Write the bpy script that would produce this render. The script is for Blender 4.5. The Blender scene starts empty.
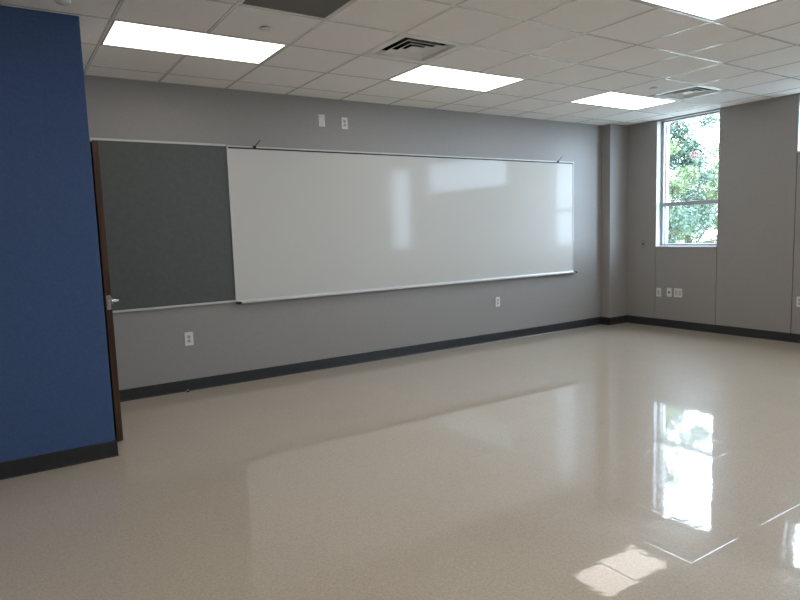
import bpy, bmesh, math, random
from mathutils import Vector, Matrix
random.seed(7)
C = bpy.context.scene.collection
SC = bpy.context.scene

# ------------------------------------------------------------------ camera
H = 2.857            # ceiling height
YW = 0.942           # whiteboard wall
XW = 7.025           # window wall
YB = -0.577          # blue wall face
XB = -0.186          # end of the blue wall
T = 0.6096           # ceiling module

yaw, pitch, roll = 0.573, -0.109, -0.033
fwd = Vector((math.sin(yaw) * math.cos(pitch), math.cos(yaw) * math.cos(pitch), math.sin(pitch)))
rt = Vector((math.cos(yaw), -math.sin(yaw), 0))
up = rt.cross(fwd)
r2 = rt * math.cos(roll) + up * math.sin(roll)
u2 = -rt * math.sin(roll) + up * math.cos(roll)
cam_data = bpy.data.cameras.new('camera')
cam = bpy.data.objects.new('camera', cam_data)
C.objects.link(cam)
m = Matrix((r2, u2, -fwd)).transposed().to_4x4()
m.translation = Vector((-0.753, -5.064, 1.444))
cam.matrix_world = m
cam_data.sensor_width = 36
cam_data.lens = 620.8 / 800 * 36
cam_data.clip_start = 0.02
SC.camera = cam

# ------------------------------------------------------------------ world, exposure
SKY = 20.0
LAMP = 3.7
w = bpy.data.worlds.new('sky')
SC.world = w
w.use_nodes = True
bg = w.node_tree.nodes['Background']
bg.inputs[0].default_value = (0.66, 0.83, 1.0, 1)
bg.inputs[1].default_value = SKY
SC.view_settings.view_transform = 'Standard'
SC.view_settings.look = 'None'
SC.view_settings.gamma = 1
SC.view_settings.exposure = 0
SC.view_settings.use_curve_mapping = False
SC.cycles.max_bounces = 10
SC.cycles.diffuse_bounces = 6

# windows: y0, y1 (y0 nearer the far corner), sill height, head height
WINS = [(0.325, -0.565, 1.118, 2.84, True), (-1.485, -4.22, 2.20, 2.84, False), (-4.60, -5.72, 1.05, 2.84, True)]
for (a, b, z0, z1, _) in WINS:
    ld = bpy.data.lights.new('window_portal', 'AREA')
    ld.shape = 'RECTANGLE'
    ld.size = abs(a - b)
    ld.size_y = z1 - z0
    ld.cycles.is_portal = True
    lo = bpy.data.objects.new('window_portal', ld)
    C.objects.link(lo)
    lo.location = (XW + 0.30, (a + b) / 2, (z0 + z1) / 2)
    lo.rotation_euler = (0, math.pi / 2, 0)      # -Z of the lamp looks to -X
    lo.rotation_euler = Vector((-1, 0, 0)).to_track_quat('-Z', 'Y').to_euler()
    # after tracking, local X spans world Y, local Y spans world Z

# ------------------------------------------------------------------ materials
def lin(c):
    return tuple((x / 255 / 12.92) if x / 255 <= 0.04045 else ((x / 255 + 0.055) / 1.055) ** 2.4 for x in c)

def mat(name, col, rough=0.5, metal=0.0, coat=0.0, coat_rough=0.05, spec=0.5, noise=None, bump=None, emit=None):
    """col is linear rgb; noise=(scale, amount); bump=(scale, strength, distance)"""
    mt = bpy.data.materials.new(name)
    mt.use_nodes = True
    nt = mt.node_tree
    p = nt.nodes['Principled BSDF']
    p.inputs['Base Color'].default_value = (*col, 1)
    p.inputs['Roughness'].default_value = rough
    p.inputs['Metallic'].default_value = metal
    p.inputs['Coat Weight'].default_value = coat
    p.inputs['Coat Roughness'].default_value = coat_rough
    p.inputs['Specular IOR Level'].default_value = spec
    tc = nt.nodes.new('ShaderNodeNewGeometry')
    if noise:
        n = nt.nodes.new('ShaderNodeTexNoise')
        n.inputs['Scale'].default_value = noise[0]
        n.inputs['Detail'].default_value = 3
        nt.links.new(tc.outputs['Position'], n.inputs['Vector'])
        r = nt.nodes.new('ShaderNodeMapRange')
        r.inputs['From Min'].default_value = 0.3
        r.inputs['From Max'].default_value = 0.7
        r.inputs['To Min'].default_value = 1 - noise[1]
        r.inputs['To Max'].default_value = 1 + noise[1]
        nt.links.new(n.outputs['Fac'], r.inputs['Value'])
        v = nt.nodes.new('ShaderNodeVectorMath')
        v.operation = 'SCALE'
        v.inputs[0].default_value = col
        nt.links.new(r.outputs['Result'], v.inputs['Scale'])
        nt.links.new(v.outputs[0], p.inputs['Base Color'])
    if bump:
        n = nt.nodes.new('ShaderNodeTexNoise')
        n.inputs['Scale'].default_value = bump[0]
        nt.links.new(tc.outputs['Position'], n.inputs['Vector'])
        b = nt.nodes.new('ShaderNodeBump')
        b.inputs['Strength'].default_value = bump[1]
        b.inputs['Distance'].default_value = bump[2]
        nt.links.new(n.outputs['Fac'], b.inputs['Height'])
        nt.links.new(b.outputs['Normal'], p.inputs['Normal'])
    if emit:
        p.inputs['Emission Color'].default_value = (*emit[0], 1)
        p.inputs['Emission Strength'].default_value = emit[1]
    return mt

M = {}
M['wall'] = mat('grey_wall_paint', (0.325, 0.310, 0.300), 0.42, noise=(60, 0.03), bump=(220, 0.15, 0.001))
M['blue'] = mat('blue_wall_paint', (0.052, 0.108, 0.262), 0.6, noise=(110, 0.12), bump=(220, 0.15, 0.001))
M['plaster'] = mat('pale_reveal_paint', (0.62, 0.64, 0.64), 0.5)
M['base'] = mat('charcoal_rubber', (0.024, 0.027, 0.031), 0.42, noise=(30, 0.1))
M['tile'] = mat('acoustic_tile', (0.90, 0.88, 0.86), 0.85, noise=(170, 0.07), bump=(300, 0.5, 0.002))
M['gap'] = mat('tile_gap_shade', (0.16, 0.15, 0.14), 0.9)
M['tee'] = mat('ceiling_tee_paint', (0.74, 0.73, 0.71), 0.17)
M['alu'] = mat('aluminium', (0.60, 0.60, 0.59), 0.5, metal=0.4)
M['frame'] = mat('window_frame_grey', (0.40, 0.43, 0.45), 0.4, metal=0.2)
M['tack'] = mat('dark_green_grey_board', (0.088, 0.100, 0.096), 0.6, noise=(25, 0.08))
M['white'] = mat('whiteboard_enamel', (0.62, 0.615, 0.585), 0.45, coat=0.32, coat_rough=0.08, spec=0.2)
M['black'] = mat('black_plastic', (0.012, 0.012, 0.013), 0.4)
M['plate'] = mat('white_plastic_plate', (0.74, 0.74, 0.72), 0.35)
M['plate2'] = mat('receptacle_plastic', (0.50, 0.50, 0.48), 0.4)
M['slot'] = mat('dark_slot', (0.02, 0.02, 0.02), 0.6)
M['grey_plate'] = mat('grey_plate', (0.26, 0.26, 0.26), 0.4)
M['chrome'] = mat('satin_nickel', (0.75, 0.74, 0.70), 0.22, metal=1.0)
M['vent'] = mat('white_vent_enamel', (0.82, 0.81, 0.79), 0.25)
M['void'] = mat('duct_black', (0.01, 0.01, 0.01), 0.9)
M['grille'] = mat('grille_plenum_shade', (0.36, 0.36, 0.345), 0.6)  # darkness of the plenum behind is put into the blade colour
M['diffuser'] = mat('lit_lens', (0.9, 0.9, 0.88), 0.4, emit=((1.0, 0.93, 0.87), LAMP))
M['brick'] = mat('pale_pink_masonry', (0.52, 0.42, 0.38), 0.8, noise=(12, 0.1))
M['leaf_g'] = mat('green_leaf', (0.070, 0.112, 0.072), 0.5, noise=(3, 0.5))
M['leaf_y'] = mat('yellow_green_leaf', (0.12, 0.155, 0.066), 0.5, noise=(3, 0.4))
M['leaf_r'] = mat('reddish_leaf', (0.17, 0.10, 0.09), 0.5)
M['bark'] = mat('bark', (0.09, 0.07, 0.055), 0.9, noise=(8, 0.3))
M['ground'] = mat('ground', (0.2, 0.2, 0.18), 0.9, noise=(1, 0.3))
M['hall'] = mat('hall_paint', (0.3, 0.29, 0.28), 0.7)

def wood():
    mt = mat('dark_walnut', (0.06, 0.026, 0.012), 0.4)
    nt = mt.node_tree
    p = nt.nodes['Principled BSDF']
    g = nt.nodes.new('ShaderNodeNewGeometry')
    mp = nt.nodes.new('ShaderNodeMapping')
    mp.inputs['Scale'].default_value = (60, 60, 3)
    n = nt.nodes.new('ShaderNodeTexNoise')
    n.inputs['Scale'].default_value = 1
    n.inputs['Detail'].default_value = 5
    r = nt.nodes.new('ShaderNodeValToRGB')
    r.color_ramp.elements[0].color = (0.032, 0.014, 0.006, 1)
    r.color_ramp.elements[1].color = (0.10, 0.044, 0.019, 1)
    r.color_ramp.elements[0].position = 0.3
    r.color_ramp.elements[1].position = 0.7
    nt.links.new(g.outputs['Position'], mp.inputs['Vector'])
    nt.links.new(mp.outputs[0], n.inputs['Vector'])
    nt.links.new(n.outputs['Fac'], r.inputs['Fac'])
    nt.links.new(r.outputs['Color'], p.inputs['Base Color'])
    return mt
M['wood'] = wood()

def floor_mat():
    """waxed vinyl composition tile, 305 mm, speckled beige"""
    mt = bpy.data.materials.new('waxed_vinyl_tile')
    mt.use_nodes = True
    nt = mt.node_tree
    N, Lk = nt.nodes, nt.links
    p = N['Principled BSDF']
    g = N.new('ShaderNodeNewGeometry')
    base = (0.56, 0.48, 0.38)
    # chips
    vo = N.new('ShaderNodeTexVoronoi')
    vo.inputs['Scale'].default_value = 210
    Lk.new(g.outputs['Position'], vo.inputs['Vector'])
    sp = N.new('ShaderNodeSeparateColor')
    Lk.new(vo.outputs['Color'], sp.inputs['Color'])
    n2 = N.new('ShaderNodeTexNoise')
    n2.inputs['Scale'].default_value = 80
    n2.inputs['Detail'].default_value = 4
    Lk.new(g.outputs['Position'], n2.inputs['Vector'])
    # tile index -> random
    sub = N.new('ShaderNodeVectorMath'); sub.operation = 'SUBTRACT'
    sub.inputs[1].default_value = (1.62, -3.61, 0)
    Lk.new(g.outputs['Position'], sub.inputs[0])
    dv = N.new('ShaderNodeVectorMath'); dv.operation = 'SCALE'
    dv.inputs['Scale'].default_value = 1 / 0.3048
    Lk.new(sub.outputs[0], dv.inputs[0])
    fl = N.new('ShaderNodeVectorMath'); fl.operation = 'FLOOR'
    Lk.new(dv.outputs[0], fl.inputs[0])
    wn = N.new('ShaderNodeTexWhiteNoise'); wn.noise_dimensions = '2D'
    Lk.new(fl.outputs[0], wn.inputs['Vector'])
    fr = N.new('ShaderNodeVectorMath'); fr.operation = 'FRACTION'
    Lk.new(dv.outputs[0], fr.inputs[0])
    sx = N.new('ShaderNodeSeparateXYZ')
    Lk.new(fr.outputs[0], sx.inputs[0])

    def math_(op, a, b=None, c=None):
        n = N.new('ShaderNodeMath'); n.operation = op
        for i, v in enumerate((a, b, c)):
            if v is None: continue
            if isinstance(v, (int, float)): n.inputs[i].default_value = v
            else: Lk.new(v, n.inputs[i])
        return n.outputs[0]
    # value factor
    f = math_('MULTIPLY_ADD', sp.outputs[0], 0.20, 0.90)
    f = math_('MULTIPLY', f, math_('MULTIPLY_ADD', n2.outputs['Fac'], 0.30, 0.85))
    f = math_('MULTIPLY', f, math_('MULTIPLY_ADD', wn.outputs['Value'], 0.03, 0.985))
    # seams: distance to the nearest tile edge
    ex = math_('MINIMUM', sx.outputs[0], math_('SUBTRACT', 1, sx.outputs[0]))
    ey = math_('MINIMUM', sx.outputs[1], math_('SUBTRACT', 1, sx.outputs[1]))
    ed = math_('MINIMUM', ex, ey)
    seam = N.new('ShaderNodeMapRange')
    seam.inputs['From Min'].default_value = 0.0
    seam.inputs['From Max'].default_value = 0.008
    Lk.new(ed, seam.inputs['Value'])
    f = math_('MULTIPLY', f, math_('MULTIPLY_ADD', seam.outputs[0], 0.04, 0.96))
    cs = N.new('ShaderNodeVectorMath'); cs.operation = 'SCALE'
    cs.inputs[0].default_value = base
    Lk.new(f, cs.inputs['Scale'])
    Lk.new(cs.outputs[0], p.inputs['Base Color'])
    # wax: broad ripple + seam groove + small per-tile tilt
    n3 = N.new('ShaderNodeTexNoise'); n3.inputs['Scale'].default_value = 9; n3.inputs['Detail'].default_value = 2
    Lk.new(g.outputs['Position'], n3.inputs['Vector'])
    n4 = N.new('ShaderNodeTexNoise'); n4.inputs['Scale'].default_value = 32; n4.inputs['Detail'].default_value = 1
    Lk.new(g.outputs['Position'], n4.inputs['Vector'])
    wc = N.new('ShaderNodeSeparateColor')
    Lk.new(wn.outputs['Color'], wc.inputs['Color'])
    tilt = math_('ADD', math_('MULTIPLY', math_('SUBTRACT', wc.outputs[0], 0.5), sx.outputs[0]),
                 math_('MULTIPLY', math_('SUBTRACT', wc.outputs[1], 0.5), sx.outputs[1]))
    h = math_('MULTIPLY', n3.outputs['Fac'], 0.00028)
    h = math_('MULTIPLY_ADD', n4.outputs['Fac'], 0.00013, h)
    h = math_('MULTIPLY_ADD', tilt, 0.0009, h)
    h = math_('MULTIPLY_ADD', seam.outputs[0], 0.00019, h)
    b = N.new('ShaderNodeBump')
    b.inputs['Strength'].default_value = 1
    b.inputs['Distance'].default_value = 1
    Lk.new(h, b.inputs['Height'])
    Lk.new(b.outputs['Normal'], p.inputs['Normal'])
    Lk.new(b.outputs['Normal'], p.inputs['Coat Normal'])
    p.inputs['Roughness'].default_value = 0.35
    p.inputs['Specular IOR Level'].default_value = 0.15
    p.inputs['Coat Weight'].default_value = 1.0
    p.inputs['Coat Roughness'].default_value = 0.035
    p.inputs['Coat IOR'].default_value = 1.62
    return mt
M['floor'] = floor_mat()

def glass():
    mt = bpy.data.materials.new('window_glass')
    mt.use_nodes = True
    nt = mt.node_tree
    nt.nodes.clear()
    o = nt.nodes.new('ShaderNodeOutputMaterial')
    t = nt.nodes.new('ShaderNodeBsdfTransparent')
    t.inputs[0].default_value = (0.93, 0.95, 0.96, 1)
    gl = nt.nodes.new('ShaderNodeBsdfGlossy')
    gl.inputs['Roughness'].default_value = 0.02
    lw = nt.nodes.new('ShaderNodeLayerWeight')
    lw.inputs[0].default_value = 0.5
    pw = nt.nodes.new('ShaderNodeMath'); pw.operation = 'POWER'
    pw.inputs[1].default_value = 5
    nt.links.new(lw.outputs['Facing'], pw.inputs[0])
    fz = nt.nodes.new('ShaderNodeMath'); fz.operation = 'MULTIPLY_ADD'
    fz.inputs[1].default_value = 0.9
    fz.inputs[2].default_value = 0.035
    nt.links.new(pw.outputs[0], fz.inputs[0])
    mx = nt.nodes.new('ShaderNodeMixShader')
    nt.links.new(fz.outputs[0], mx.inputs[0])
    nt.links.new(t.outputs[0], mx.inputs[1])
    nt.links.new(gl.outputs[0], mx.inputs[2])
    nt.links.new(mx.outputs[0], o.inputs[0])
    return mt
M['glass'] = glass()

# ------------------------------------------------------------------ helpers
def box(bm, lo, hi, mi=0, bev=0.0, mtx=None):
    lo, hi = [min(a, b) for a, b in zip(lo, hi)], [max(a, b) for a, b in zip(lo, hi)]
    r = bmesh.ops.create_cube(bm, size=1)
    vs = r['verts']
    for v in vs:
        v.co = Vector([(lo[i] + hi[i]) / 2 + v.co[i] * (hi[i] - lo[i]) for i in range(3)])
        if mtx: v.co = mtx @ v.co
    fs = list({f for v in vs for f in v.link_faces})
    for f in fs: f.material_index = mi
    if bev > 0:
        es = list({e for v in vs for e in v.link_edges})
        rr = bmesh.ops.bevel(bm, geom=es, offset=bev, segments=2, affect='EDGES', profile=0.5)
        for f in rr['faces']: f.material_index = mi

def cyl(bm, p0, p1, r0, r1=None, seg=24, mi=0, smooth=True):
    r1 = r0 if r1 is None else r1
    p0, p1 = Vector(p0), Vector(p1)
    d = (p1 - p0)
    q = d.to_track_quat('Z', 'Y')
    a = [bm.verts.new(p0 + q @ Vector((math.cos(t) * r0, math.sin(t) * r0, 0))) for t in [2 * math.pi * k / seg for k in range(seg)]]
    b = [bm.verts.new(p1 + q @ Vector((math.cos(t) * r1, math.sin(t) * r1, 0))) for t in [2 * math.pi * k / seg for k in range(seg)]]
    for k in range(seg):
        f = bm.faces.new((a[k], a[(k + 1) % seg], b[(k + 1) % seg], b[k]))
        f.material_index = mi; f.smooth = smooth
    f = bm.faces.new(a[::-1]); f.material_index = mi
    f = bm.faces.new(b); f.material_index = mi

def lathe(bm, prof, ctr, axis=(0, 0, 1), seg=28, mi=0):
    """prof: list of (radius, height along axis)"""
    q = Vector(axis).to_track_quat('Z', 'Y')
    rings = []
    for (r, h) in prof:
        rings.append([bm.verts.new(Vector(ctr) + q @ Vector((math.cos(2 * math.pi * k / seg) * r, math.sin(2 * math.pi * k / seg) * r, h))) for k in range(seg)])
    for a, b in zip(rings, rings[1:]):
        for k in range(seg):
            f = bm.faces.new((a[k], a[(k + 1) % seg], b[(k + 1) % seg], b[k])); f.smooth = True; f.material_index = mi
    f = bm.faces.new(rings[0][::-1]); f.material_index = mi
    f = bm.faces.new(rings[-1]); f.material_index = mi

def obj(name, bm, mats, parent=None, loc=None):
    me = bpy.data.meshes.new(name)
    bmesh.ops.recalc_face_normals(bm, faces=bm.faces)
    bm.to_mesh(me); bm.free()
    for k in (mats if isinstance(mats, (list, tuple)) else [mats]):
        me.materials.append(M[k])
    o = bpy.data.objects.new(name, me)
    C.objects.link(o)
    if parent: o.parent = parent
    if loc: o.location = loc
    return o

def part(name, mats, parent, *boxes, bev=0.0):
    bm = bmesh.new()
    for b in boxes: box(bm, b[0], b[1], b[2] if len(b) > 2 else 0, bev)
    return obj(name, bm, mats, parent)

def tag(o, label, cat, group=None):
    o['label'] = label; o['category'] = cat
    if group: o['group'] = group
    return o

def thing(name, label, cat, loc=(0, 0, 0), rz=0, group=None):
    o = bpy.data.objects.new(name, None)
    o.empty_display_size = 0.1
    C.objects.link(o)
    o.location = loc; o.rotation_euler = (0, 0, rz)
    return tag(o, label, cat, group)

def struct(name, bm, mats, parent=None):
    o = obj(name, bm, mats, parent)
    if parent is None: o['kind'] = 'structure'
    return o

def boxes_struct(name, mats, boxes, parent=None, bev=0.0):
    bm = bmesh.new()
    for b in boxes: box(bm, b[0], b[1], b[2] if len(b) > 2 else 0, bev)
    return struct(name, bm, mats, parent)

def copy_tree(root, loc, label, group=None):
    r = root.copy(); C.objects.link(r); r.location = loc; r['label'] = label
    if group: r['group'] = group
    for ch in list(root.children):
        c = ch.copy(); C.objects.link(c); c.parent = r
        for g_ in list(ch.children):
            d = g_.copy(); C.objects.link(d); d.parent = c
    return r

# ------------------------------------------------------------------ room shell
XL, YR = -3.3, -10.2            # left wall, rear wall
boxes_struct('floor', ['floor'], [((XL - 0.15, YR - 0.15, -0.12), (XW + 0.17, YW + 0.15, 0))])
boxes_struct('wall_back', ['wall'], [((XL - 0.15, YW, 0), (XW + 0.17, YW + 0.15, 3.0))])
boxes_struct('wall_left', ['wall'], [((XL - 0.15, YR, 0), (XL, YW, 3.0))])
boxes_struct('wall_rear', ['wall'], [((XL - 0.15, YR - 0.15, 0), (XW + 0.17, YR, 3.0))])
# boxed-out chase in the far corner
CX, CY = 6.635, 0.79
boxes_struct('wall_chase', ['wall'], [((CX, CY, 0), (XW, YW, H))], bev=0.004)
# blue wall and the doorway wall behind its end
boxes_struct('wall_blue', ['blue'], [((XL, YB, 0), (XB, YB + 0.15, H))], bev=0.003)
DY0, DY1, DZ = -0.285, 0.645, 2.165      # rough door opening
boxes_struct('wall_doorway', ['wall'], [((XB - 0.13, YB + 0.15, 0), (XB, DY0, H)), ((XB - 0.13, DY1, 0), (XB, YW, H)),
                                      ((XB - 0.13, DY0, DZ), (XB, DY1, H))])
boxes_struct('trim_1', ['base'], [((XB - 0.14, DY0, 0), (XB - 0.015, DY0 + 0.018, DZ - 0.018)), ((XB - 0.14, DY1 - 0.018, 0), (XB + 0.006, DY1, DZ - 0.018)),
                                  ((XB - 0.14, DY0, DZ - 0.018), (XB - 0.002, DY1, DZ))])

# window wall: piers and spandrels with narrow reveals between panels
G = 0.004
TH = 0.17
segs, outer = [], []
edges = [YW + 0.0]
ycur = YW
for (a, b, z0, z1, tall) in WINS:
    segs.append(((XW, ycur - (G if ycur != YW else 0), 0), (XW + TH, a + G, H)))         # pier
    outer.append(((XW + TH, ycur + (0.0 if ycur == YW else 0.04), -0.3), (XW + TH + 0.07, a - 0.035, 3.4)))
    segs.append(((XW, a - G, 0), (XW + TH, b + G, z0)))                                   # spandrel
    segs.append(((XW, a + G, z1), (XW + TH, b - G, H)))                                   # head
    outer.append(((XW + TH, a - 0.035, -0.3), (XW + TH + 0.07, b + 0.04, z0 - 0.005)))
    outer.append(((XW + TH, a - 0.035, z1 + 0.02), (XW + TH + 0.07, b + 0.04, 3.4)))
    ycur = b
segs.append(((XW, ycur - G, 0), (XW + TH, YR, H)))
outer.append(((XW + TH, ycur + 0.04, -0.3), (XW + TH + 0.07, YR - 0.15, 3.4)))
wr = boxes_struct('wall_right', ['wall', 'slot'], segs + [((XW + 0.012, YW, 0), (XW + TH - 0.01, YR, 1.0), 1)])
boxes_struct('wall_outer', ['brick'], outer)

# baseboards (charcoal cove base)
def baseboard(name, pts, h=0.108, t=0.010):
    bm = bmesh.new()
    for (x0, y0, x1, y1, nx, ny) in pts:
        # profile swept along a straight run: thickness t, rounded top and a small toe
        prof = [(0, 0), (t + 0.006, 0), (t + 0.002, 0.006), (t, 0.014), (t, h - 0.004), (t - 0.003, h), (0, h)]
        a = [bm.verts.new((x0 + nx * p, y0 + ny * p, z)) for p, z in prof]
        b = [bm.verts.new((x1 + nx * p, y1 + ny * p, z)) for p, z in prof]
        n = len(prof)
        for k in range(n): bm.faces.new((a[k], a[(k + 1) % n], b[(k + 1) % n], b[k]))
        bm.faces.new(a[::-1]); bm.faces.new(b)
    return struct(name, bm, ['base'])
baseboard('baseboard_back', [(XB, YW, CX, YW, 0, -1)])
baseboard('baseboard_chase', [(CX, YW, CX, CY - 0.01, -1, 0), (CX - 0.01, CY, XW, CY, 0, -1)])
baseboard('baseboard_right', [(XW, CY, XW, YR, -1, 0)])
baseboard('baseboard_blue', [(XL, YB, XB + 0.002, YB, 0, -1), (XB, YB - 0.01, XB, DY0, 1, 0)])
baseboard('baseboard_left', [(XL, YB, XL, YR, 1, 0)])
baseboard('baseboard_rear', [(XL, YR, XW, YR, 0, 1)])

# ------------------------------------------------------------------ ceiling: lay-in tiles on a tee grid
LIGHTS = {(i, j) for i in (0, 4, 8) for j in (0, 4, 8, 12)} | {(-4, 4), (-4, 8), (-4, 12)}
VENTS = [(3, 1), (9, 1)]
RETURN = [(1, 2)]
cells_cut = set()
for (i, j) in LIGHTS: cells_cut |= {(i, j), (i + 1, j)}
for c in VENTS + RETURN: cells_cut.add(c)
bm = bmesh.new()
W2 = 0.010
def clip(v, a, b): return max(a, min(b, v))
for i in range(-6, 12):
    for j in range(-2, 17):
        if (i, j) in cells_cut: continue
        x0, x1 = i * T + W2 + 0.0035, (i + 1) * T - W2 - 0.0035
        y0, y1 = -(j + 1) * T + W2 + 0.0035, -j * T - W2 - 0.0035
        x0, x1, y0, y1 = clip(x0, XL, XW), clip(x1, XL, XW), clip(y0, YR, YW), clip(y1, YR, YW)
        if x1 - x0 < 0.01 or y1 - y0 < 0.01: continue
        box(bm, (x0, y0, H + 0.0005), (x1, y1, H + 0.02), 0)
# tees: mains run across the room, cross tees butt between
for i in range(-5, 12):
    x = i * T
    if XL < x < XW:
        for j in range(-2, 17):
            if (i - 1, j) in cells_cut and (i, j) in cells_cut and (i - 1, j) in LIGHTS: continue
            y0, y1 = clip(-(j + 1) * T, YR, YW), clip(-j * T, YR, YW)
            if y1 - y0 > 0.005: box(bm, (x - W2, y0, H - 0.001), (x + W2, y1, H + 0.012), 2)
for j in range(-1, 17):
    y = -j * T
    if YR < y < YW: box(bm, (XL, y - W2, H - 0.0014), (XW, y + W2, H + 0.012), 2)
# wall angle
box(bm, (XL, YW - 0.02, H - 0.001), (XW, YW, H + 0.012), 2)
box(bm, (XW - 0.02, YR, H - 0.0012), (XW, YW, H + 0.012), 2)
# dark backing paints shade into the tile gaps (around the fixtures stays open)
box(bm, (XL - 0.15, YR - 0.15, H + 0.14), (XW + 0.17, YW + 0.15, H + 0.2), 1)
for i in range(-6, 12):
    for j in range(-2, 17):
        if (i, j) in cells_cut: continue
        x0, x1 = clip(i * T, XL, XW), clip((i + 1) * T, XL, XW)
        y0, y1 = clip(-(j + 1) * T, YR, YW), clip(-j * T, YR, YW)
        if x1 - x0 > 0.01 and y1 - y0 > 0.01: box(bm, (x0, y0, H + 0.021), (x1, y1, H + 0.025), 1)
struct('ceiling', bm, ['tile', 'gap', 'tee'])

# ------------------------------------------------------------------ windows
for n, (a, b, z0, z1, tall) in enumerate(WINS, 1):
    fx0, fx1 = XW + 0.10, XW + TH + 0.01
    e = 0.045
    wb = bmesh.new()
    box(wb, (fx0, a, z0 + 0.012), (fx1, a - e, z1), 0, 0.002)
    box(wb, (fx0, b, z0 + 0.012), (fx1, b + e, z1), 0, 0.002)
    box(wb, (fx0, a - e, z1 - 0.014), (fx1, b + e, z1), 0, 0.002)
    box(wb, (fx0, a - e, z0 + 0.012), (fx1, b + e, z0 + 0.012 + 0.03), 0, 0.002)
    if tall:
        zm = z0 + (0.585)
        box(wb, (fx0 - 0.005, a - e, zm - 0.027), (fx1, b + e, zm + 0.027), 0, 0.003)
    win = struct('window_%d' % n, wb, ['frame'])
    part('glass_pane', ['glass'], win, ((fx0 + 0.035, a - e, z0 + 0.03), (fx0 + 0.041, b + e, z1 - e)))
    s = bmesh.new()
    box(s, (XW - 0.012, a + 0.0, z0 - 0.004), (fx0 + 0.01, b, z0 + 0.012), 0, 0.003)
    obj('sill', s, ['plaster'], win)
    part('reveal', ['plaster'], win, ((XW + 0.002, a, z0 + 0.012), (fx0, a - 0.006, z1)), ((XW + 0.002, b, z0 + 0.012), (fx0, b + 0.006, z1)))
    part('lit_frame_side', ['plaster'], win, ((fx0 + 0.045, a - e, z0 + 0.04), (fx1, a - e - 0.012, z1 - e)))  # pale strip paints the lit inner side of the far frame jamb

# ------------------------------------------------------------------ door (standing ajar, seen on its latch edge)
DW, DT, DH = 0.905, 0.042, 2.127
ang = math.radians(5.6)
bm = bmesh.new()
box(bm, (-DT, -DW, 0.008), (0, 0, 0.008 + DH), 0, 0.0015)
door = struct('door_1', bm, ['wood'])
door.location = (XB + 0.004, DY1 - 0.02, 0)
door.rotation_euler = (0, 0, ang)
lp = bmesh.new()
box(lp, (-DT / 2 - 0.014, -DW - 0.0015, 0.965), (-DT / 2 + 0.014, -DW + 0.001, 1.065), 0, 0.001)
box(lp, (-DT / 2 - 0.007, -DW - 0.010, 1.00), (-DT / 2 + 0.007, -DW + 0.001, 1.03), 0, 0.002)
obj('latch_plate', lp, ['chrome'], door)
hb = bmesh.new()
for s, x in ((1, 0.0), (-1, -DT)):
    lathe(hb, [(0.034, 0), (0.034, 0.010), (0.030, 0.014), (0.013, 0.016)], (x, -DW + 0.07, 1.02), (s, 0, 0))
    ext = 0.062 if s > 0 else 0.05
    cyl(hb, (x, -DW + 0.07, 1.02), (x + s * ext, -DW + 0.07, 1.02), 0.012)
    cyl(hb, (x + s * (ext - 0.008), -DW + 0.062, 1.02), (x + s * (ext - 0.012), -DW + 0.185, 1.018), 0.0095, 0.0075)
    lathe(hb, [(0.0, 0.0), (0.006, 0.001), (0.0098, 0.006), (0.0098, 0.012)], (x + s * (ext - 0.008), -DW + 0.055, 1.02), (0, 1, 0))
obj('lever_handle', hb, ['chrome'], door)
for z in (0.25, 1.07, 1.9):
    g_ = bmesh.new()
    cyl(g_, (0.006, 0.004, z - 0.05), (0.006, 0.004, z + 0.05), 0.006)
    obj('hinge', g_, ['chrome'], door)

# ------------------------------------------------------------------ boards on the back wall
bx0, bx1, bz0, bz1 = 0.008, 1.184, 0.812, 2.335
t = thing('tackboard', 'dark green-grey board in aluminium frame left of the whiteboard', 'board', (bx0, YW, bz0))
def P(b): return tuple((p[0] - t.location.x, p[1] - t.location.y, p[2] - t.location.z) for p in b)
part('panel', ['tack'], t, P(((bx0 + .012, YW - 0.014, bz0 + .012), (bx1 - .006, YW, bz1 - .012))))
part('frame', ['alu'], t, P(((bx0, YW - 0.022, bz1 - 0.020), (bx1, YW, bz1))), P(((bx0, YW - 0.022, bz0), (bx1, YW, bz0 + 0.020))),
     P(((bx0, YW - 0.022, bz0 + 0.02), (bx0 + 0.014, YW, bz1 - 0.02))), bev=0.002)

wx0, wx1, wz0, wz1 = 1.186, 6.03, 0.812, 2.315
t = thing('whiteboard', 'long white marker board with aluminium frame, mounted on the grey wall', 'whiteboard', (wx0, YW, wz0))
part('writing_surface', ['white'], t, P(((wx0 + .008, YW - 0.018, wz0 + .01), (wx1 - .008, YW, wz1 - .01))))
for xa, xb in ((wx0, wx0 + 0.016), (wx1 - 0.014, wx1)):
    part('side_trim', ['alu'], t, P(((xa, YW - 0.024, wz0), (xb, YW, wz1))), bev=0.002)
part('map_rail', ['alu'], t, P(((wx0, YW - 0.030, wz1 - 0.004), (wx1, YW, wz1 + 0.010))), bev=0.002)
part('rail_dark_strip', ['base'], t, P(((wx0 + .001, YW - 0.022, wz1 - 0.018), (wx1 - .001, YW, wz1 - 0.004))))  # dark strip along the underside of the map rail
tr = bmesh.new()
prof = [(0, 0.0), (-0.026, -0.004), (-0.055, -0.010), (-0.062, -0.004), (-0.062, 0.006), (-0.058, 0.006), (-0.054, -0.002), (-0.026, 0.006), (-0.018, 0.022), (0, 0.022)]
va = [tr.verts.new((0.02, y, z - 0.008)) for y, z in prof]
vb = [tr.verts.new((wx1 - wx0 - 0.002, y, z - 0.008)) for y, z in prof]
for k in range(len(prof)): tr.faces.new((va[k], va[(k + 1) % len(prof)], vb[(k + 1) % len(prof)], vb[k]))
tr.faces.new(va[::-1]); tr.faces.new(vb)
obj('marker_tray', tr, ['alu'], t)
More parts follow.
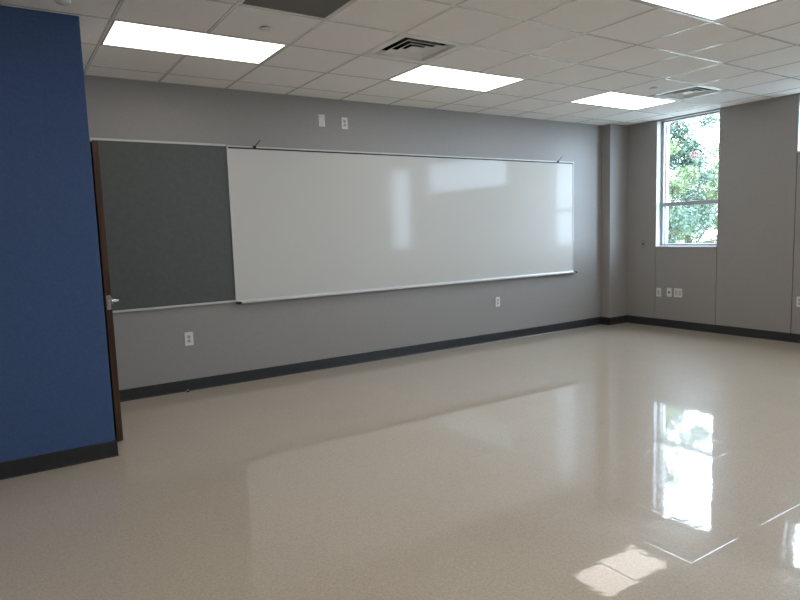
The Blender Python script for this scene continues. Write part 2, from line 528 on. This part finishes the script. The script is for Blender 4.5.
for x in (0.010, wx1 - wx0 - 0.010):
    part('tray_end_cap', ['black'], t, ((x, -0.066, -0.020), (x + 0.034, 0.0, 0.004)), bev=0.003)

def hook(x, label):
    h_ = thing('map_hook', label, 'hook', (x, YW - 0.030, wz1 + 0.004), 0, 'map hooks on the whiteboard rail')
    b_ = bmesh.new(); box(b_, (-0.016, -0.012, -0.012), (0.016, 0.0, 0.010), 0, 0.002); obj('clip', b_, ['black'], h_)
    b_ = bmesh.new()
    cyl(b_, (0.0, -0.008, 0.004), (0.050, -0.020, 0.058), 0.0042, seg=10)
    lathe(b_, [(0.0, -0.007), (0.005, -0.005), (0.007, 0), (0.005, 0.005), (0.0, 0.007)], (0.052, -0.021, 0.060), (1, -.3, 1), seg=12)
    obj('hook_arm', b_, ['black'], h_)
hook(1.462, 'small black map hook near the left end of the whiteboard rail')
hook(5.71, 'small black map hook near the right end of the whiteboard rail')

# ------------------------------------------------------------------ wall plates
def plate(name, label, cat, loc, rz, kind, wdt=0.074, hgt=0.122, group=None, pm='plate'):
    """built facing -Y at the origin, turned by rz"""
    o = thing(name, label, cat, loc, rz, group)
    b_ = bmesh.new(); box(b_, (-wdt / 2, -0.007, -hgt / 2), (wdt / 2, 0, hgt / 2), 0, 0.0025); obj('cover_plate', b_, [pm], o)
    if kind == 'outlet':
        for s in (-1, 1):
            b_ = bmesh.new()
            box(b_, (-0.017, -0.0095, s * 0.0205 - 0.0145), (0.017, -0.006, s * 0.0205 + 0.0145), 0, 0.002)
            rc = obj('receptacle', b_, ['plate2'], o)
            part('socket_slots', ['slot'], rc, ((-0.009, -0.0103, s * 0.0205 - 0.002), (-0.006, -0.009, s * 0.0205 + 0.008)),
                 ((0.005, -0.0103, s * 0.0205 - 0.002), (0.008, -0.009, s * 0.0205 + 0.008)),
                 ((-0.003, -0.0103, s * 0.0205 - 0.010), (0.003, -0.009, s * 0.0205 - 0.005)))
        b_ = bmesh.new(); cyl(b_, (0, -0.006, 0), (0, -0.0095, 0), 0.0035, seg=12); obj('screw', b_, ['plate2'], o)
    elif kind == 'blank':
        for s in (-1, 1):
            b_ = bmesh.new(); cyl(b_, (0, -0.006, s * 0.042), (0, -0.009, s * 0.042), 0.0035, seg=12); obj('screw', b_, ['plate2'], o)
    elif kind == 'jack':
        b_ = bmesh.new(); cyl(b_, (0, -0.006, 0), (0, -0.010, 0), 0.017, seg=20); r_ = obj('jack_surround', b_, ['plate2' if pm == 'plate' else pm], o)
        b_ = bmesh.new(); cyl(b_, (0, -0.009, 0), (0, -0.0135, 0), 0.012, seg=20); obj('jack', b_, ['slot'], r_)
    elif kind == 'data':
        for sx_ in (-1, 1):
            b_ = bmesh.new(); box(b_, (sx_ * 0.027 - 0.017, -0.0095, -0.034), (sx_ * 0.027 + 0.017, -0.006, 0.034), 0, 0.002)
            obj('insert', b_, ['plate2'], o)
    elif kind == 'switch':
        b_ = bmesh.new(); box(b_, (-0.017, -0.0095, -0.033), (0.017, -0.006, 0.033), 0, 0.002); obj('insert', b_, ['plate2'], o)
    return o
gp = 'plates on the whiteboard wall'
plate('blank_wall_plate', 'white blank plate high on the wall above the whiteboard', 'wall plate', (2.22, YW, 2.628), 0, 'blank')
plate('wall_outlet', 'white duplex outlet high on the wall above the whiteboard', 'outlet', (2.489, YW, 2.617), 0, 'outlet')
plate('wall_outlet', 'white duplex outlet low on the wall under the dark tackboard', 'outlet', (0.716, YW, 0.500), 0, 'outlet', 0.080, 0.128)
plate('wall_outlet', 'white duplex outlet low on the wall under the whiteboard', 'outlet', (4.618, YW, 0.508), 0, 'outlet')
R90 = math.pi / 2   # faces -X
R90 = -math.pi / 2
plate('data_plate', 'narrow white plate under the window, leftmost of the three there', 'wall plate', (XW, 0.262, 0.482), R90, 'switch')
plate('jack_plate', 'white plate with a round black jack under the window', 'wall plate', (XW, 0.098, 0.492), R90, 'jack')
plate('double_data_plate', 'wide white double plate under the window', 'wall plate', (XW, -0.036, 0.492), R90, 'data', 0.120)
plate('wall_sensor', 'small grey wall plate with a black centre left of the window', 'wall plate', (XW, 0.519, 1.160), R90, 'jack', 0.066, 0.11, pm='grey_plate')
plate('wall_outlet', 'white duplex outlet on the window wall at the right picture edge', 'outlet', (XW, -1.575, 0.487), R90, 'outlet')

# ------------------------------------------------------------------ floor door stops
def stop(x, y, label, s=1.0):
    o = thing('door_stop', label, 'door stop', (x, y, 0), 0)
    b_ = bmesh.new(); lathe(b_, [(0.022 * s, 0), (0.022 * s, 0.004 * s), (0.019 * s, 0.018 * s), (0.010 * s, 0.026 * s), (0.001, 0.028 * s)], (0, 0, 0)); obj('dome', b_, ['chrome'], o)
    b_ = bmesh.new(); box(b_, (-0.012 * s, -0.026 * s, 0.006 * s), (0.012 * s, -0.016 * s, 0.022 * s), 0, 0.002); obj('rubber_bumper', b_, ['black'], o)
stop(0.66, 0.895, 'small metal door stop on the floor under the dark tackboard')
stop(3.60, 0.905, 'tiny metal floor stop at the baseboard under the whiteboard', 0.6)

# ------------------------------------------------------------------ ceiling lights
def light_proto():
    o = thing('ceiling_light', '', 'ceiling light', (0, 0, H), 0, 'recessed ceiling lights')
    L2, Wd = 2 * T, T
    g_ = W2 + 0.001
    x0, x1, y0, y1 = g_, L2 - g_, -Wd + g_, -g_
    part('housing', ['gap'], o, ((x0, y0, 0.10), (x1, y1, 0.12)), ((x0, y0, 0.002), (x0 + 0.004, y1, 0.10)), ((x1 - 0.004, y0, 0.002), (x1, y1, 0.10)),
         ((x0, y0, 0.002), (x1, y0 + 0.004, 0.10)), ((x0, y1 - 0.004, 0.002), (x1, y1, 0.10)))
    b_ = bmesh.new()
    f = 0.014
    box(b_, (x0 + .005, y0 + .005, 0.0), (x1 - .005, y0 + f, 0.012), 0, 0.002)
    box(b_, (x0 + .005, y1 - f, 0.0), (x1 - .005, y1 - .005, 0.012), 0, 0.002)
    box(b_, (x0 + .005, y0 + f, 0.0), (x0 + f, y1 - f, 0.012), 0, 0.002)
    box(b_, (x1 - f, y0 + f, 0.0), (x1 - .005, y1 - f, 0.012), 0, 0.002)
    obj('frame', b_, ['vent'], o)
    part('diffuser', ['diffuser'], o, ((x0 + f, y0 + f, 0.004), (x1 - f, y1 - f, 0.009)))
    return o
labels = {(0, 0): 'lit rectangular ceiling light nearest the blue wall and dark tackboard',
          (4, 0): 'lit rectangular ceiling light over the middle of the whiteboard, beside a vent',
          (8, 0): 'lit rectangular ceiling light nearest the window and far corner',
          (4, 4): 'lit rectangular ceiling light cut by the top edge at upper right',
          (0, 4): 'lit rectangular ceiling light just above the picture, forward of the camera at left',
          (8, 4): 'lit rectangular ceiling light beside the high window, outside the picture at right',
          (-4, 4): 'lit rectangular ceiling light in front of the blue wall, outside the picture'}
side = {-4: 'by the left wall', 0: 'left of the middle', 4: 'right of the middle', 8: 'along the window wall'}
row = {8: 'in the row level with the camera', 12: 'in the rear row behind the camera'}
first = None
for (i, j) in sorted(LIGHTS, key=lambda c: (c[1], c[0])):
    lb = labels.get((i, j)) or 'lit ceiling light %s, %s' % (row[j], side[i])
    if first is None:
        first = light_proto(); first.location = (i * T, -j * T, H); first['label'] = lb
    else:
        copy_tree(first, (i * T, -j * T, H), lb)

# ------------------------------------------------------------------ supply diffusers (square cones) and return grille
def vent_proto():
    o = thing('ceiling_vent', '', 'ceiling vent', (0, 0, H), 0, 'square louvred ceiling vents')
    c = T / 2
    def ring(bm_, h0, z0, h1, z1, th=0.0015):
        """square frustum sheet between half-size h0 at z0 and h1 at z1"""
        vs = []
        for (h, z) in ((h0, z0), (h1, z1), (h1, z1 + th), (h0, z0 + th)):
            vs.append([bm_.verts.new((c + sx_ * h, -c + sy_ * h, z)) for sx_, sy_ in ((-1, -1), (1, -1), (1, 1), (-1, 1))])
        for a in range(4):
            A, B = vs[a], vs[(a + 1) % 4]
            for k in range(4): bm_.faces.new((A[k], A[(k + 1) % 4], B[(k + 1) % 4], B[k]))
    b_ = bmesh.new()
    ring(b_, 0.291, 0.0, 0.240, 0.0, 0.004)      # flat border
    ring(b_, 0.240, 0.0, 0.215, 0.035, 0.003)
    obj('frame', b_, ['vent'], o)
    for (h0, z0, h1, z1) in ((0.178, 0.0, 0.140, 0.028), (0.112, 0.002, 0.080, 0.024)):
        b_ = bmesh.new(); ring(b_, h0, z0, h1, z1, 0.002); ring(b_, h0 + 0.006, z0 + 0.001, h0, z0, 0.002)
        obj('louvre_ring', b_, ['vent'], o)
    part('centre_plate', ['vent'], o, ((c - 0.060, -c - 0.060, 0.006), (c + 0.060, -c + 0.060, 0.010)), bev=0.002)
    part('duct_box', ['void'], o, ((c - 0.24, -c - 0.24, 0.110), (c + 0.24, -c + 0.24, 0.115)),
         ((c - 0.24, -c - 0.24, 0.036), (c - 0.236, -c + 0.24, 0.110)), ((c + 0.236, -c - 0.24, 0.036), (c + 0.24, -c + 0.24, 0.110)),
         ((c - 0.24, -c - 0.24, 0.036), (c + 0.24, -c - 0.236, 0.110)), ((c - 0.24, -c + 0.236, 0.036), (c + 0.24, -c + 0.24, 0.110)))
    return o
vl = {(3, 1): 'square white louvred ceiling vent between the two left ceiling lights',
      (9, 1): 'square white louvred ceiling vent beside the light nearest the window'}
vp = None
for (i, j) in VENTS:
    if vp is None:
        vp = vent_proto(); vp.location = (i * T, -j * T, H); vp['label'] = vl[(i, j)]
    else:
        copy_tree(vp, (i * T, -j * T, H), vl[(i, j)])

i, j = RETURN[0]
rg = thing('return_grille', 'dark grey square return air grille in the ceiling above the first light', 'ceiling vent', (i * T, -j * T, H))
x0, x1, y0, y1 = W2 + .001, T - W2 - .001, -T + W2 + .001, -W2 - .001
f = 0.014
part('frame', ['vent'], rg, ((x0, y0, 0), (x1, y0 + f, 0.008)), ((x0, y1 - f, 0), (x1, y1, 0.008)), ((x0, y0 + f, 0), (x0 + f, y1 - f, 0.008)), ((x1 - f, y0 + f, 0), (x1, y1 - f, 0.008)), bev=0.001)
cr = bmesh.new()
n = 44
for k in range(n + 1):
    x = x0 + f + (x1 - x0 - 2 * f) * k / n
    box(cr, (x - 0.0009, y0 + f, 0.001), (x + 0.0009, y1 - f, 0.013))
    y = y0 + f + (y1 - y0 - 2 * f) * k / n
    box(cr, (x0 + f, y - 0.0009, 0.0015), (x1 - f, y + 0.0009, 0.0125))
obj('egg_crate', cr, ['grille'], rg)
part('duct_box', ['void'], rg, ((x0, y0, 0.11), (x1, y1, 0.115)), ((x0, y0, 0.009), (x0 + 0.003, y1, 0.11)), ((x1 - 0.003, y0, 0.009), (x1, y1, 0.11)),
     ((x0, y0, 0.009), (x1, y0 + 0.003, 0.11)), ((x0, y1 - 0.003, 0.009), (x1, y1, 0.11)))

# concealed sprinkler covers
def sprinkler(x, y, label):
    b_ = bmesh.new()
    lathe(b_, [(0.030, 0.004), (0.031, -0.006), (0.042, -0.007), (0.042, -0.010), (0.030, -0.0125), (0.001, -0.013)], (0, 0, 0), seg=32)
    o = obj('sprinkler_cover', b_, ['plate'])
    o.location = (x, y, H)
    tag(o, label, 'sprinkler', 'sprinkler covers')
sprinkler(1.509 * T, -1.465 * T, 'round white sprinkler cover between the first ceiling light and the dark grille')
sprinkler(8.478 * T, -1.503 * T, 'round white sprinkler cover behind the ceiling light near the window')

sm = thing('smoke_detector', 'white round detector on the ceiling above the blue wall, cut by the top edge', 'smoke detector', (-0.50 * T, -1.44 * T, H))
b_ = bmesh.new(); lathe(b_, [(0.050, 0), (0.050, -0.010)], (0, 0, 0)); obj('base', b_, ['plate2'], sm)
b_ = bmesh.new(); lathe(b_, [(0.046, -0.010), (0.046, -0.022), (0.038, -0.034), (0.001, -0.036)], (0, 0, 0)); obj('cover', b_, ['plate'], sm)

# ------------------------------------------------------------------ outdoors
boxes_struct('ground', ['ground'], [((XW + 0.4, -120, -4.2), (260, 140, -4.0))])

def tree(x, y, zc, rx, rz, kind, label, nb=70, per=230, seed=1, leaf=0.085, gap=None):
    rnd = random.Random(seed)
    o = thing('tree', label, 'tree', (x, y, -4.0), 0, 'trees outside the window')
    hz = zc + 4.0
    b_ = bmesh.new()
    tip = []
    cyl(b_, (0, 0, 0), (0.05, 0.03, hz - rz * 0.5), 0.20, 0.12, 12)
    cyl(b_, (0.05, 0.03, hz - rz * 0.55), (0.0, 0.1, hz + rz * 0.6), 0.12, 0.03, 10)
    for k in range(16):
        a = rnd.uniform(0, 6.28); z_ = rnd.uniform(hz - rz * 0.7, hz + rz * 0.3)
        l = rnd.uniform(0.5, 0.85) * rx
        p1 = (math.cos(a) * l, math.sin(a) * l, z_ + l * rnd.uniform(0.2, 0.7))
        cyl(b_, (0.03, 0.03, z_), p1, 0.045, 0.012, 8)
    obj('trunk', b_, ['bark'], o)
    verts, faces, mi = [], [], []
    for k in range(nb):
        while True:
            v = Vector((rnd.uniform(-1, 1), rnd.uniform(-1, 1), rnd.uniform(-1, 1)))
            if v.length < 1: break
        v = v * (0.55 + 0.45 * v.length)
        cx, cy, cz = v.x * rx, v.y * rx, hz + v.z * rz
        br = rnd.uniform(0.28, 0.62)
        m_ = 1 if (kind == 'y' or rnd.random() < 0.22) else 0
        if k == 0 and gap: v = None; cx, cy, cz = gap[0] - x, gap[1] - y, gap[2] + 4.0; br = 0.09; m_ = 2
        for q_ in range(int(per * br / 0.45 * (1 if m_ < 2 else 1.6))):
            d = Vector((rnd.gauss(0, 1), rnd.gauss(0, 1), rnd.gauss(0, 1))).normalized() * br * rnd.random() ** 0.45
            d.z *= 0.7
            c_ = Vector((cx, cy, cz)) + d
            nrm = Vector((rnd.gauss(0, 1), rnd.gauss(0, 1), rnd.gauss(0.6, 1))).normalized()
            t1 = nrm.orthogonal().normalized()
            t1 = Matrix.Rotation(rnd.uniform(0, 6.28), 3, nrm) @ t1
            t2 = nrm.cross(t1)
            s = leaf * rnd.uniform(0.6, 1.3)
            n0 = len(verts)
            verts += [c_ - t1 * s, c_ + t2 * s * 0.42 + nrm * s * 0.1, c_ + t1 * s, c_ - t2 * s * 0.42 + nrm * s * 0.1]
            faces.append((n0, n0 + 1, n0 + 2, n0 + 3)); mi.append(m_)
    me = bpy.data.meshes.new('foliage')
    me.from_pydata(verts, [], faces)
    for k in ('leaf_g', 'leaf_y', 'leaf_r'): me.materials.append(M[k])
    me.polygons.foreach_set('material_index', mi)
    f_ = bpy.data.objects.new('foliage', me); C.objects.link(f_); f_.parent = o
tree(13.6, 5.7, 2.7, 2.25, 3.1, 'g', 'green leafy tree nearest outside the window', seed=3, nb=170, per=400, leaf=0.055, gap=(12.6, 3.22, 2.95))
tree(17.8, 6.6, 1.6, 2.0, 2.4, 'y', 'yellow-green tree seen low through the window behind the nearer tree', seed=5, nb=60, per=330, leaf=0.06)
